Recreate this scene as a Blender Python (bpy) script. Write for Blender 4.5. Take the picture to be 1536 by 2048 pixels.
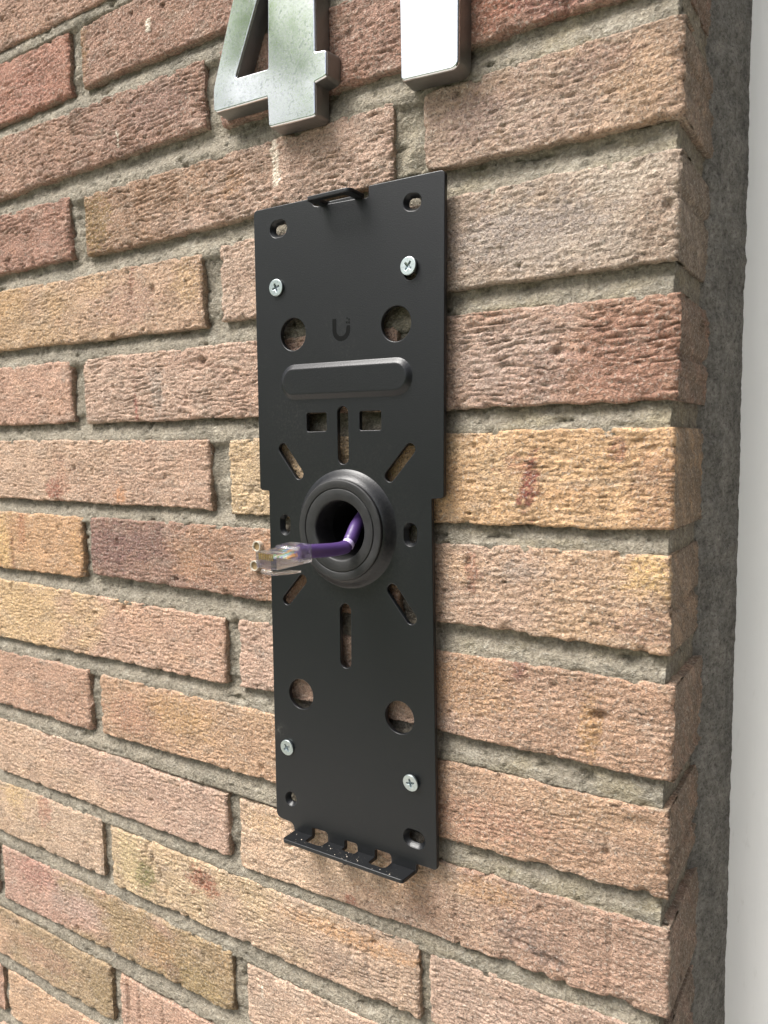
import bpy, bmesh, math, random
import numpy as np
from mathutils import Matrix, Vector

scene = bpy.context.scene
for o in list(bpy.data.objects):
    bpy.data.objects.remove(o, do_unlink=True)
COL = scene.collection
RAD = math.radians
MM = 0.001

# ------------------------------------------------------------------ camera
cam_d = bpy.data.cameras.new('camera')
cam = bpy.data.objects.new('camera', cam_d)
COL.objects.link(cam)
YAW, PITCH, ROLL = 0.57805, -0.08636, 0.012176
Rm = Matrix.Rotation(YAW, 3, 'Z') @ Matrix.Rotation(PITCH, 3, 'X') @ Matrix.Rotation(ROLL, 3, 'Y')
right, fwd, up = Rm.col[0], Rm.col[1], Rm.col[2]
M = Matrix((right, up, -fwd)).transposed().to_4x4()
M.translation = Vector((0.06522, -0.29432, -0.01138))
cam.matrix_world = M
cam_d.sensor_fit = 'VERTICAL'
cam_d.sensor_height = 36.0
cam_d.sensor_width = 27.0
cam_d.lens = 36.0 * 1538.0 / 2048.0
cam_d.clip_start = 0.01
cam_d.clip_end = 500
cam_d.dof.use_dof = True
cam_d.dof.focus_distance = 0.36
cam_d.dof.aperture_fstop = 20.0
scene.camera = cam

# ------------------------------------------------------------------ sky, sun, exposure
SUN_AZ, SUN_EL = RAD(-38), RAD(58)      # azimuth measured from -Y (out of the wall) towards -X when negative
sun_dir = Vector((math.sin(SUN_AZ) * math.cos(SUN_EL), -math.cos(SUN_AZ) * math.cos(SUN_EL), math.sin(SUN_EL)))
world = bpy.data.worlds.new('World')
scene.world = world
world.use_nodes = True
wn = world.node_tree.nodes
wl = world.node_tree.links
bg = wn['Background']
sky = wn.new('ShaderNodeTexSky')
sky.sky_type = 'NISHITA'
sky.sun_disc = False
sky.sun_elevation = SUN_EL
sky.sun_rotation = math.atan2(sun_dir.x, sun_dir.y)
sky.air_density = 1.0
sky.dust_density = 6.0
sky.ozone_density = 1.0
hs = wn.new('ShaderNodeHueSaturation')      # a thin even overcast: the sky is nearly white
hs.inputs['Saturation'].default_value = 0.55
wl.new(sky.outputs[0], hs.inputs['Color'])
wl.new(hs.outputs[0], bg.inputs['Color'])
bg.inputs['Strength'].default_value = 0.07

sun_d = bpy.data.lights.new('sun', 'SUN')
sun_d.energy = 1.5
sun_d.angle = RAD(28)
sun_d.color = (1.0, 0.985, 0.96)
sun = bpy.data.objects.new('sun', sun_d)
COL.objects.link(sun)
sun.rotation_euler = sun_dir.to_track_quat('Z', 'Y').to_euler()
sun.location = sun_dir * 20

scene.view_settings.view_transform = 'Standard'
scene.view_settings.look = 'None'
scene.view_settings.gamma = 1.0
scene.view_settings.exposure = 1.80
scene.view_settings.use_curve_mapping = False
scene.cycles.max_bounces = 10
scene.cycles.transmission_bounces = 10

# ------------------------------------------------------------------ helpers
def srgb(r, g, b):
    def f(c):
        c /= 255.0
        return c / 12.92 if c <= 0.04045 else ((c + 0.055) / 1.055) ** 2.4
    return np.array([f(r), f(g), f(b)])

def link(name, me, mat=None, parent=None, smooth=True):
    o = bpy.data.objects.new(name, me)
    COL.objects.link(o)
    if mat:
        me.materials.clear()
        me.materials.append(mat)
    if parent:
        o.parent = parent
    if smooth:
        me.polygons.foreach_set('use_smooth', [True] * len(me.polygons))
    return o

def tag(o, label, cat, group=None):
    o['label'] = label
    o['category'] = cat
    if group:
        o['group'] = group
    return o

def empty(name, loc=(0, 0, 0)):
    o = bpy.data.objects.new(name, None)
    o.location = loc
    o.empty_display_size = 0.02
    COL.objects.link(o)
    return o

# --- gradient noise on numpy arrays
_P = np.random.RandomState(7).permutation(256)
_P = np.r_[_P, _P]
_G = np.array([[math.cos(a), math.sin(a)] for a in np.linspace(0, 2 * math.pi, 16, endpoint=False)])
def noise(x, y, seed=0):
    x = np.asarray(x, float) + seed * 37.31
    y = np.asarray(y, float) + seed * 17.77
    xi = np.floor(x).astype(int)
    yi = np.floor(y).astype(int)
    xf, yf = x - xi, y - yi
    u = xf * xf * xf * (xf * (xf * 6 - 15) + 10)
    v = yf * yf * yf * (yf * (yf * 6 - 15) + 10)
    def g(ix, iy, dx, dy):
        h = _P[(_P[ix & 255] + iy) & 255] & 15
        return _G[h, 0] * dx + _G[h, 1] * dy
    a = g(xi, yi, xf, yf)
    b = g(xi + 1, yi, xf - 1, yf)
    c = g(xi, yi + 1, xf, yf - 1)
    d = g(xi + 1, yi + 1, xf - 1, yf - 1)
    return 1.5 * ((a * (1 - u) + b * u) * (1 - v) + (c * (1 - u) + d * u) * v)
def fbm(x, y, seed=0, oct=3):
    s = 0; a = 1.0; t = 0
    for i in range(oct):
        s = s + a * noise(x * 2 ** i, y * 2 ** i, seed + i * 3)
        t += a; a *= 0.5
    return s / t
def sstep(a, b, x):
    t = np.clip((x - a) / (b - a), 0, 1)
    return t * t * (3 - 2 * t)

def grid_mesh(name, P, keep=None, color=None):
    """P: rows x cols x 3 in metres; keep: mask of quads"""
    r, c = P.shape[:2]
    idx = np.arange(r * c).reshape(r, c)
    q = np.stack([idx[:-1, :-1], idx[:-1, 1:], idx[1:, 1:], idx[1:, :-1]], -1)
    q = q[keep] if keep is not None else q.reshape(-1, 4)
    used = np.unique(q)
    remap = np.full(r * c, -1)
    remap[used] = np.arange(len(used))
    q = remap[q]
    V = P.reshape(-1, 3)[used]
    me = bpy.data.meshes.new(name)
    me.vertices.add(len(V))
    me.vertices.foreach_set('co', V.astype(np.float32).ravel())
    me.loops.add(q.size)
    me.loops.foreach_set('vertex_index', q.astype(np.int32).ravel())
    me.polygons.add(len(q))
    me.polygons.foreach_set('loop_start', np.arange(0, q.size, 4, dtype=np.int32))
    me.polygons.foreach_set('loop_total', np.full(len(q), 4, dtype=np.int32))
    if color is not None:
        ca = me.color_attributes.new('tint', 'FLOAT_COLOR', 'POINT')
        cc = np.ones((len(V), 4), np.float32)
        cc[:, :3] = color.reshape(-1, 3)[used]
        ca.data.foreach_set('color', cc.ravel())
    me.update(calc_edges=True)
    me.validate()
    return me

# ------------------------------------------------------------------ materials
def new_mat(name):
    m = bpy.data.materials.new(name)
    m.use_nodes = True
    n = m.node_tree.nodes
    return m, n, m.node_tree.links, n['Principled BSDF']

def add_bump(n, l, bsdf, height, dist, strength=1.0):
    b = n.new('ShaderNodeBump')
    b.inputs['Distance'].default_value = dist
    b.inputs['Strength'].default_value = strength
    l.new(height, b.inputs['Height'])
    l.new(b.outputs[0], bsdf.inputs['Normal'])

def tex_noise(n, l, vec, scale, detail=3, rough=0.55):
    t = n.new('ShaderNodeTexNoise')
    t.inputs['Scale'].default_value = scale
    t.inputs['Detail'].default_value = detail
    t.inputs['Roughness'].default_value = rough
    l.new(vec, t.inputs['Vector'])
    return t.outputs['Fac']

def ramp(n, l, fac, stops):
    r = n.new('ShaderNodeValToRGB')
    e = r.color_ramp.elements
    e[0].position, e[0].color = stops[0][0], (*stops[0][1], 1)
    e[1].position, e[1].color = stops[1][0], (*stops[1][1], 1)
    for p, c in stops[2:]:
        k = e.new(p); k.color = (*c, 1)
    l.new(fac, r.inputs['Fac'])
    return r.outputs['Color']

def mixc(n, l, fac, a, b, mode='MIX'):
    m = n.new('ShaderNodeMix')
    m.data_type = 'RGBA'
    m.blend_type = mode
    for s, v in ((m.inputs['Factor'], fac), (m.inputs['A'], a), (m.inputs['B'], b)):
        if hasattr(v, 'default_value') or hasattr(v, 'is_linked'):
            l.new(v, s)
        else:
            s.default_value = v if not isinstance(v, (tuple, list, np.ndarray)) else (*[float(q) for q in v], 1)[:4]
    return m.outputs['Result']

def grainy(name, speck=0.5, bump=0.0006, pale=(0.62, 0.56, 0.48), dark=(0.06, 0.045, 0.04), grain=1.0, pale_amt=0.55, dark_amt=0.6):
    """vertex tint with sand grains: pale and dark specks, fine relief"""
    m, n, l, p = new_mat(name)
    geo = n.new('ShaderNodeNewGeometry')
    at = n.new('ShaderNodeAttribute')
    at.attribute_name = 'tint'
    pos = geo.outputs['Position']
    f1 = tex_noise(n, l, pos, 760 * grain, 3, 0.65)
    f2 = tex_noise(n, l, pos, 1100 * grain, 2, 0.7)
    f3 = tex_noise(n, l, pos, 90, 4, 0.6)
    f4 = tex_noise(n, l, pos, 520 * grain, 3, 0.7)
    k0 = ramp(n, l, f3, [(0.25, (0.80, 0.80, 0.80)), (0.75, (1.2, 1.18, 1.16))])
    k1 = ramp(n, l, f4, [(0.30, (0.62, 0.60, 0.59)), (0.70, (1.32, 1.32, 1.32))])
    k = mixc(n, l, 1.0, k0, k1, 'MULTIPLY')
    c = mixc(n, l, 1.0, at.outputs['Color'], k, 'MULTIPLY')
    pf = ramp(n, l, f1, [(0.53, (0, 0, 0)), (0.74, (pale_amt,) * 3)])
    c = mixc(n, l, pf, c, pale)
    df = ramp(n, l, f2, [(0.32, (dark_amt,) * 3), (0.47, (0, 0, 0))])
    c = mixc(n, l, df, c, dark)
    l.new(c, p.inputs['Base Color'])
    p.inputs['Roughness'].default_value = 0.92
    p.inputs['Specular IOR Level'].default_value = 0.25
    add = n.new('ShaderNodeMath')
    add.operation = 'MULTIPLY_ADD'
    add.inputs[1].default_value = 1.0
    l.new(f4, add.inputs[0]); l.new(f1, add.inputs[2])
    add_bump(n, l, p, add.outputs[0], bump)
    return m

M_brick = grainy('brick_clay', bump=0.0012, dark_amt=0.75, pale_amt=0.62)
M_mortar = grainy('mortar_grey', bump=0.0014, pale=(0.55, 0.53, 0.47), dark=(0.10, 0.09, 0.075), pale_amt=0.4, dark_amt=0.5)
M_fillet = grainy('cement_dark', bump=0.0010, pale=(0.34, 0.33, 0.31), dark=(0.018, 0.018, 0.017), grain=0.8, pale_amt=0.5, dark_amt=0.5)

def simple(name, col, rough=0.5, metal=0.0, spec=0.5, bump=None):
    m, n, l, p = new_mat(name)
    p.inputs['Base Color'].default_value = (*col, 1)
    p.inputs['Roughness'].default_value = rough
    p.inputs['Metallic'].default_value = metal
    p.inputs['Specular IOR Level'].default_value = spec
    if bump:
        geo = n.new('ShaderNodeNewGeometry')
        add_bump(n, l, p, tex_noise(n, l, geo.outputs['Position'], bump[0], 2, 0.5), bump[1])
    return m, n, l, p

def make_powder():
    m, n, l, p = new_mat('black_powder_coat')
    geo = n.new('ShaderNodeNewGeometry'); pos = geo.outputs['Position']
    f = tex_noise(n, l, pos, 1500, 1, 0.5)
    dust = tex_noise(n, l, pos, 38, 5, 0.7)
    fine = tex_noise(n, l, pos, 700, 2, 0.7)
    mul = n.new('ShaderNodeMath'); mul.operation = 'MULTIPLY'
    l.new(ramp(n, l, dust, [(0.60, (0, 0, 0)), (0.82, (0.4, 0.4, 0.4))]), mul.inputs[0])
    l.new(ramp(n, l, fine, [(0.5, (0, 0, 0)), (0.75, (1, 1, 1))]), mul.inputs[1])
    def near(pt, r0, r1, amt, sc, lo=.45):
        v = n.new('ShaderNodeVectorMath'); v.operation = 'DISTANCE'; v.inputs[1].default_value = [q * MM for q in pt]
        l.new(pos, v.inputs[0])
        r_ = ramp(n, l, v.outputs['Value'], [(r0 * MM, (amt,) * 3), (r1 * MM, (0, 0, 0))])
        k_ = n.new('ShaderNodeMath'); k_.operation = 'MULTIPLY'
        l.new(r_, k_.inputs[0]); l.new(ramp(n, l, tex_noise(n, l, pos, sc, 4, .8), [(lo, (0, 0, 0)), (lo + .2, (1, 1, 1))]), k_.inputs[1])
        return k_.outputs[0]
    tot = mul.outputs[0]
    for args in (((-144, -6, -50), 24, 46, .12, 650), ((-188.5, -6, -154.5), 1.0, 4.5, .9, 420, .5), ((-175, -6, 0), 6, 24, .22, 800, .5), ((-150, -6, -180), 4, 26, .3, 300, .6), ((-104, -6, -150), .5, 5, .6, 500, .6)):
        a_ = n.new('ShaderNodeMath'); a_.operation = 'ADD'; a_.use_clamp = True
        l.new(tot, a_.inputs[0]); l.new(near(*args), a_.inputs[1]); tot = a_.outputs[0]
    c = mixc(n, l, tot, (0.0052, 0.0060, 0.0072), (0.10, 0.095, 0.085))
    l.new(c, p.inputs['Base Color'])
    p.inputs['Roughness'].default_value = 0.36
    p.inputs['Specular IOR Level'].default_value = 0.42
    add_bump(n, l, p, f, 0.00006)
    return m
M_powder = make_powder()

def make_rubber():
    m, n, l, p = new_mat('black_rubber')
    geo = n.new('ShaderNodeNewGeometry'); pos = geo.outputs['Position']
    d = tex_noise(n, l, pos, 60, 5, 0.7)
    l.new(ramp(n, l, d, [(0.35, (0.005, 0.005, 0.0055)), (0.8, (0.022, 0.022, 0.021))]), p.inputs['Base Color'])
    l.new(ramp(n, l, d, [(0.3, (0.48,) * 3), (0.7, (0.68,) * 3)]), p.inputs['Roughness'])
    add_bump(n, l, p, tex_noise(n, l, pos, 300, 3, 0.5), 0.0002)
    return m
M_rubber = make_rubber()

def make_chrome():
    m, n, l, p = new_mat('weathered_chrome')
    geo = n.new('ShaderNodeNewGeometry'); pos = geo.outputs['Position']
    d = tex_noise(n, l, pos, 110, 6, 0.75)
    s = tex_noise(n, l, pos, 900, 2, 0.6)
    mul = n.new('ShaderNodeMath'); mul.operation = 'MULTIPLY'
    l.new(ramp(n, l, d, [(0.42, (0.08,) * 3), (0.70, (0.65,) * 3)]), mul.inputs[0])
    l.new(ramp(n, l, s, [(0.5, (0, 0, 0)), (0.66, (1, 1, 1))]), mul.inputs[1])
    c = mixc(n, l, mul.outputs[0], (0.70, 0.72, 0.73), (0.24, 0.27, 0.30))
    l.new(c, p.inputs['Base Color'])
    p.inputs['Metallic'].default_value = 1.0
    l.new(ramp(n, l, d, [(0.35, (0.08,) * 3), (0.7, (0.15,) * 3)]), p.inputs['Roughness'])
    add_bump(n, l, p, tex_noise(n, l, pos, 22, 1, 0.3), 0.0005)
    return m
M_chrome = make_chrome()

M_dull = simple('oxidised_metal', (0.23, 0.225, 0.215), 0.40, 0.9, 0.5, (400, 0.0003))[0]
M_zinc = simple('zinc_plated_steel', (0.46, 0.52, 0.52), 0.38, 1.0)[0]
M_zincdark = simple('screw_recess_steel', (0.34, 0.38, 0.41), 0.35, 1.0)[0]
M_purple = simple('purple_cable_jacket', (0.070, 0.038, 0.14), 0.36, 0, 0.5, (260, 0.0001))[0]
M_crease = simple('stressed_pale_jacket', (0.50, 0.42, 0.66), 0.5)[0]
M_gold = simple('gold_plating', (0.83, 0.60, 0.25), 0.25, 1.0)[0]
M_logo = simple('gloss_black_print', (0.002, 0.002, 0.0022), 0.3, 0, .22)[0]
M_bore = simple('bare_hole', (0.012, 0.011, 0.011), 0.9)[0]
M_tube = simple('fixing_tube_metal', (0.62, 0.58, 0.50), 0.45, 0.6)[0]
M_tan = simple('fixing_core_tan', (0.22, 0.15, 0.07), 0.8)[0]
M_grit = simple('pale_brick_dust', (0.62, 0.55, 0.45), 0.9)[0]

def make_clear():
    m, n, l, p = new_mat('clear_polycarbonate')
    p.inputs['Base Color'].default_value = (0.97, 0.98, 0.98, 1)
    p.inputs['Transmission Weight'].default_value = 1.0
    p.inputs['IOR'].default_value = 1.5
    p.inputs['Roughness'].default_value = 0.05
    d = n.new('ShaderNodeBsdfTranslucent'); d.inputs[0].default_value = (.9, .92, .93, 1)
    t = n.new('ShaderNodeBsdfTransparent')
    m1 = n.new('ShaderNodeMixShader'); m1.inputs[0].default_value = .50
    m2 = n.new('ShaderNodeMixShader'); m2.inputs[0].default_value = .04
    out = n['Material Output']
    l.new(p.outputs[0], m1.inputs[1]); l.new(t.outputs[0], m1.inputs[2])
    l.new(m1.outputs[0], m2.inputs[1]); l.new(d.outputs[0], m2.inputs[2])
    l.new(m2.outputs[0], out.inputs['Surface'])
    return m
M_clear = make_clear()

def make_white():
    m, n, l, p = new_mat('white_gloss_paint')
    geo = n.new('ShaderNodeNewGeometry'); pos = geo.outputs['Position']
    mp = n.new('ShaderNodeMapping'); mp.inputs['Scale'].default_value = (400, 400, 60)
    l.new(pos, mp.inputs['Vector'])
    a = tex_noise(n, l, mp.outputs[0], 1.0, 4, 0.7)
    b = tex_noise(n, l, pos, 30, 4, 0.6)
    mul = n.new('ShaderNodeMath'); mul.operation = 'MULTIPLY'
    l.new(ramp(n, l, a, [(0.60, (0, 0, 0)), (0.78, (0.55,) * 3)]), mul.inputs[0])
    l.new(ramp(n, l, b, [(0.45, (0, 0, 0)), (0.7, (1,) * 3)]), mul.inputs[1])
    l.new(mixc(n, l, mul.outputs[0], (0.88, 0.88, 0.87), (0.50, 0.48, 0.45)), p.inputs['Base Color'])
    p.inputs['Roughness'].default_value = 0.35
    add_bump(n, l, p, tex_noise(n, l, mp.outputs[0], 0.6, 3, 0.5), 0.0003)
    return m
M_white = make_white()

# ------------------------------------------------------------------ surroundings: ground, lawn, trees the polished digits mirror
GZ = -1.35
def sheet(name, x0, x1, y0, y1, z, mat):
    me = bpy.data.meshes.new(name)
    me.from_pydata([(x0, y0, z), (x1, y0, z), (x1, y1, z), (x0, y1, z)], [], [(0, 1, 2, 3)])
    o = link(name, me, mat, smooth=False)
    o['kind'] = 'structure'
    return o
def ground_mat(name, c0, c1, sc, bump):
    m, n, l, p = new_mat(name)
    geo = n.new('ShaderNodeNewGeometry')
    f = tex_noise(n, l, geo.outputs['Position'], sc, 6, 0.7)
    l.new(ramp(n, l, f, [(0.3, c0), (0.7, c1)]), p.inputs['Base Color'])
    p.inputs['Roughness'].default_value = 0.95
    add_bump(n, l, p, f, bump)
    return m
sheet('ground', -120, 120, -120, 120, GZ, ground_mat('lawn_grass', (0.035, 0.07, 0.018), (0.08, 0.13, 0.035), 12, 0.03))
sheet('path', -6, 6, -2.6, 0.4, GZ + 0.004, ground_mat('path_concrete', (0.36, 0.34, 0.31), (0.46, 0.44, 0.40), 9, 0.004))

M_leaf, n_, l_, p_ = new_mat('tree_leaf')
oi = n_.new('ShaderNodeNewGeometry')
l_.new(ramp(n_, l_, tex_noise(n_, l_, oi.outputs['Position'], 2.2, 3, 0.6), [(0.3, (0.040, 0.085, 0.020)), (0.7, (0.11, 0.17, 0.045))]), p_.inputs['Base Color'])
p_.inputs['Roughness'].default_value = 0.6
tl_ = n_.new('ShaderNodeBsdfTranslucent'); tl_.inputs[0].default_value = (.24, .44, .06, 1)
mx_ = n_.new('ShaderNodeMixShader'); mx_.inputs[0].default_value = .45
l_.new(p_.outputs[0], mx_.inputs[1]); l_.new(tl_.outputs[0], mx_.inputs[2]); l_.new(mx_.outputs[0], n_['Material Output'].inputs['Surface'])
M_bark = simple('tree_bark', (0.09, 0.065, 0.045), 0.9, 0, 0.2, (18, 0.02))[0]
def tree(loc, h, rad, seed, label):
    rnd = random.Random(seed)
    t = tag(empty('garden_tree', loc), label, 'tree')
    bm = bmesh.new()
    def limb(a, b, r0, r1):
        a, b = Vector(a), Vector(b)
        q = (b - a).to_track_quat('Z', 'Y').to_matrix()
        r = []
        for c, rr in ((a, r0), (b, r1)):
            r.append([bm.verts.new(c + q @ Vector((math.cos(k * math.pi / 4) * rr, math.sin(k * math.pi / 4) * rr, 0))) for k in range(8)])
        for k in range(8):
            bm.faces.new((r[0][k], r[0][(k + 1) % 8], r[1][(k + 1) % 8], r[1][k]))
    th = h * 0.42
    limb((0, 0, 0), (0.05, 0, th), 0.16, 0.11)
    ends = []
    for k in range(9):
        a = k * 2.4
        e = Vector((math.cos(a) * rad * rnd.uniform(.3, .75), math.sin(a) * rad * rnd.uniform(.3, .75), h * rnd.uniform(.52, .9)))
        limb((0.05, 0, th * rnd.uniform(.75, 1)), e, 0.06, 0.015)
        ends.append(e)
    me = bpy.data.meshes.new('trunk'); bm.to_mesh(me); bm.free()
    link('trunk', me, M_bark, t)
    V, F = [], []
    for k in range(60):
        a, b = rnd.uniform(0, 6.283), rnd.uniform(-1, 1)
        rr = rnd.uniform(.45, 1) ** .5
        c = Vector((math.cos(a) * math.sqrt(1 - b * b) * rad * rr, math.sin(a) * math.sqrt(1 - b * b) * rad * rr, h * 0.68 + b * h * 0.30 * rr))
        cr = rad * rnd.uniform(.16, .34)
        for j in range(110):
            d = Vector((rnd.gauss(0, 1), rnd.gauss(0, 1), rnd.gauss(0, .8))) * cr * .55
            s = rnd.uniform(.05, .10)
            q = Matrix.Rotation(rnd.uniform(0, 6.28), 3, Vector((rnd.gauss(0, 1), rnd.gauss(0, 1), rnd.gauss(0, 1))).normalized())
            i = len(V)
            for x, y in ((-s, 0), (0, -s * .5), (s, 0), (0, s * .5)):
                V.append(c + d + q @ Vector((x, y, 0.02 if x else 0)))
            F.append((i, i + 1, i + 2, i + 3))
    me = bpy.data.meshes.new('crown'); me.from_pydata(V, [], F)
    link('crown', me, M_leaf, t, smooth=False)
tree((-6.3, -6.3, GZ), 6.4, 1.9, 3, 'leafy green tree mirrored in the polished 4')

# ------------------------------------------------------------------ brick wall
wall = tag(empty('brick_wall', (0, 0, GZ)), 'weathered multi-coloured creased brick wall with recessed grey mortar joints', 'wall')
HOLE = (-144.0, -50.0, 15.2)

def S(*c): return srgb(*c)
# course, x left, x right, top left, top right, bottom left, bottom right (mm), left colour, right colour, crease strength
BR = [
 (6, -575, -347, 330, 330, 293, 293, (165,128,110), (160,120,104), .7),
 (6, -336, -118, 330, 330, 293, 292, (165,128,110), (160,120,104), .7),
 (6, -108, 1, 330, 330, 292, 292, (165,128,110), (160,120,104), .7),
 (5, -690, -470, 282, 282, 242, 242, (168,130,112), (168,130,112), .7),
 (5, -460, -237, 282, 282, 240, 236, (172,130,110), (165,124,106), .7),
 (5, -226, 1, 282, 282, 241, 241, (160,124,108), (150,108,98), .7),
 (4, -575, -342.5, 234, 230, 193, 195.5, (172,112,96), (166,106,90), .7),
 (4, -331.5, -117, 229.5, 233, 196.5, 195, (152,112,98), (150,110,98), .45),
 (4, -107, 1, 233, 233, 195, 195, (155,115,102), (150,108,98), .6),
 (3, -690, -470, 187, 187, 149, 149, (165,128,110), (165,128,110), .7),
 (3, -460, -233.5, 187, 185.5, 150, 152.5, (168,126,108), (154,116,104), 1),
 (3, -223, 0, 186.5, 186.5, 150, 150.5, (152,114,104), (158,108,92), .8),
 (2, -575, -349, 141, 139, 104, 102.5, (165,120,104), (160,112,98), 1),
 (2, -334.5, -120, 136, 137, 101.5, 104, (158,122,98), (182,150,134), .95),
 (2, -104.5, 1.5, 136.8, 138.7, 104.5, 103.5, (168,142,126), (168,138,116), .55),
 (1, -690, -470, 91, 91, 54, 54, (188,154,116), (188,154,116), .5),
 (1, -460, -239, 92.5, 90, 54.5, 52, (192,154,108), (186,150,122), .5),
 (1, -226, 1, 92.4, 92.4, 53.4, 54, (184,154,136), (170,154,140), .5),
 (0, -575, -354.5, 44, 42.5, 5, 5, (188,148,126), (190,144,122), .6),
 (0, -342, -119, 43, 41.5, 4, 4, (190,156,138), (184,146,128), .9),
 (0, -108, 1.7, 43.7, 42.3, 3.6, 4.1, (184,152,136), (166,120,100), 1),
 (-1, -690, -470, -5, -5, -43, -43, (196,160,134), (196,160,134), .5),
 (-1, -460, -238, -4.6, -7.2, -43.4, -44.8, (196,160,134), (190,152,130), .45),
 (-1, -223.5, 1, -7, -5.6, -46.6, -44.4, (202,172,126), (206,160,104), .6),
 (-2, -575, -351, -52, -53.4, -92, -91.6, (206,166,112), (200,150,98), .4),
 (-2, -342.5, -119, -53, -53.2, -88, -92.5, (142,106,98), (176,130,98), .45),
 (-2, -109, .4, -54.4, -53.2, -89, -91.8, (186,152,130), (194,156,120), .55),
 (-3, -690, -470, -100, -100, -141, -141, (206,168,114), (206,168,114), .4),
 (-3, -460, -230.5, -99.8, -103.6, -141, -139.8, (208,170,114), (194,152,128), .55),
 (-3, -221, 2.4, -102.3, -102.9, -139, -140.7, (190,154,136), (178,138,112), .4),
 (-4, -575, -350.5, -151, -150.2, -190, -189, (192,146,120), (186,142,118), .4),
 (-4, -339.7, -119, -151, -150, -188.4, -188, (188,146,112), (190,150,112), .45),
 (-4, -109, 1.5, -153.2, -152.3, -190, -187.6, (186,146,116), (172,134,108), .5),
 (-5, -690, -470, -199, -199, -239, -239, (198,162,136), (198,162,136), .4),
 (-5, -458, -232.8, -199.8, -202.7, -239, -238.3, (200,164,136), (190,154,136), .45),
 (-5, -224, 2.4, -203, -199.3, -241, -236, (204,170,140), (168,132,114), .4),
 (-6, -575, -345, -248.4, -246.6, -285, -285, (204,168,126), (194,164,138), .35),
 (-6, -336, -110.5, -248.3, -246.8, -287, -283.4, (198,170,128), (192,160,136), .7),
 (-6, -104.8, 2, -247.4, -244, -283, -283, (188,156,138), (180,146,130), .5),
 (-7, -690, -470, -297, -297, -336, -336, (190,152,134), (190,152,134), .4),
 (-7, -460.8, -233, -296.2, -294.8, -336, -331, (190,146,130), (160,136,92), .4),
 (-7, -221.5, 2, -297, -293.5, -331, -331, (196,164,142), (184,150,134), .5),
 (-8, -575, -342.2, -346.6, -344.8, -382, -382.5, (198,156,124), (162,138,100), .4),
 (-8, -333.4, -119, -346.1, -344.5, -381, -380, (196,152,130), (190,154,130), .4),
 (-8, -109, 1, -344, -343, -380, -380, (188,150,130), (184,146,126), .4),
 (-9, -690, -470, -391.5, -391.5, -428, -428, (186,146,124), (186,140,118), .4),
 (-9, -463, -237, -391.8, -390.5, -428, -428, (198,158,122), (194,150,122), .4),
 (-9, -226, 1, -391, -391, -428, -428, (192,154,130), (186,148,126), .4),
 (-10, -575, -347, -438, -438, -475, -475, (192,154,130), (192,154,130), .4),
 (-10, -336, -118, -438, -438, -475, -475, (192,154,130), (192,154,130), .4),
]
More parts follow.
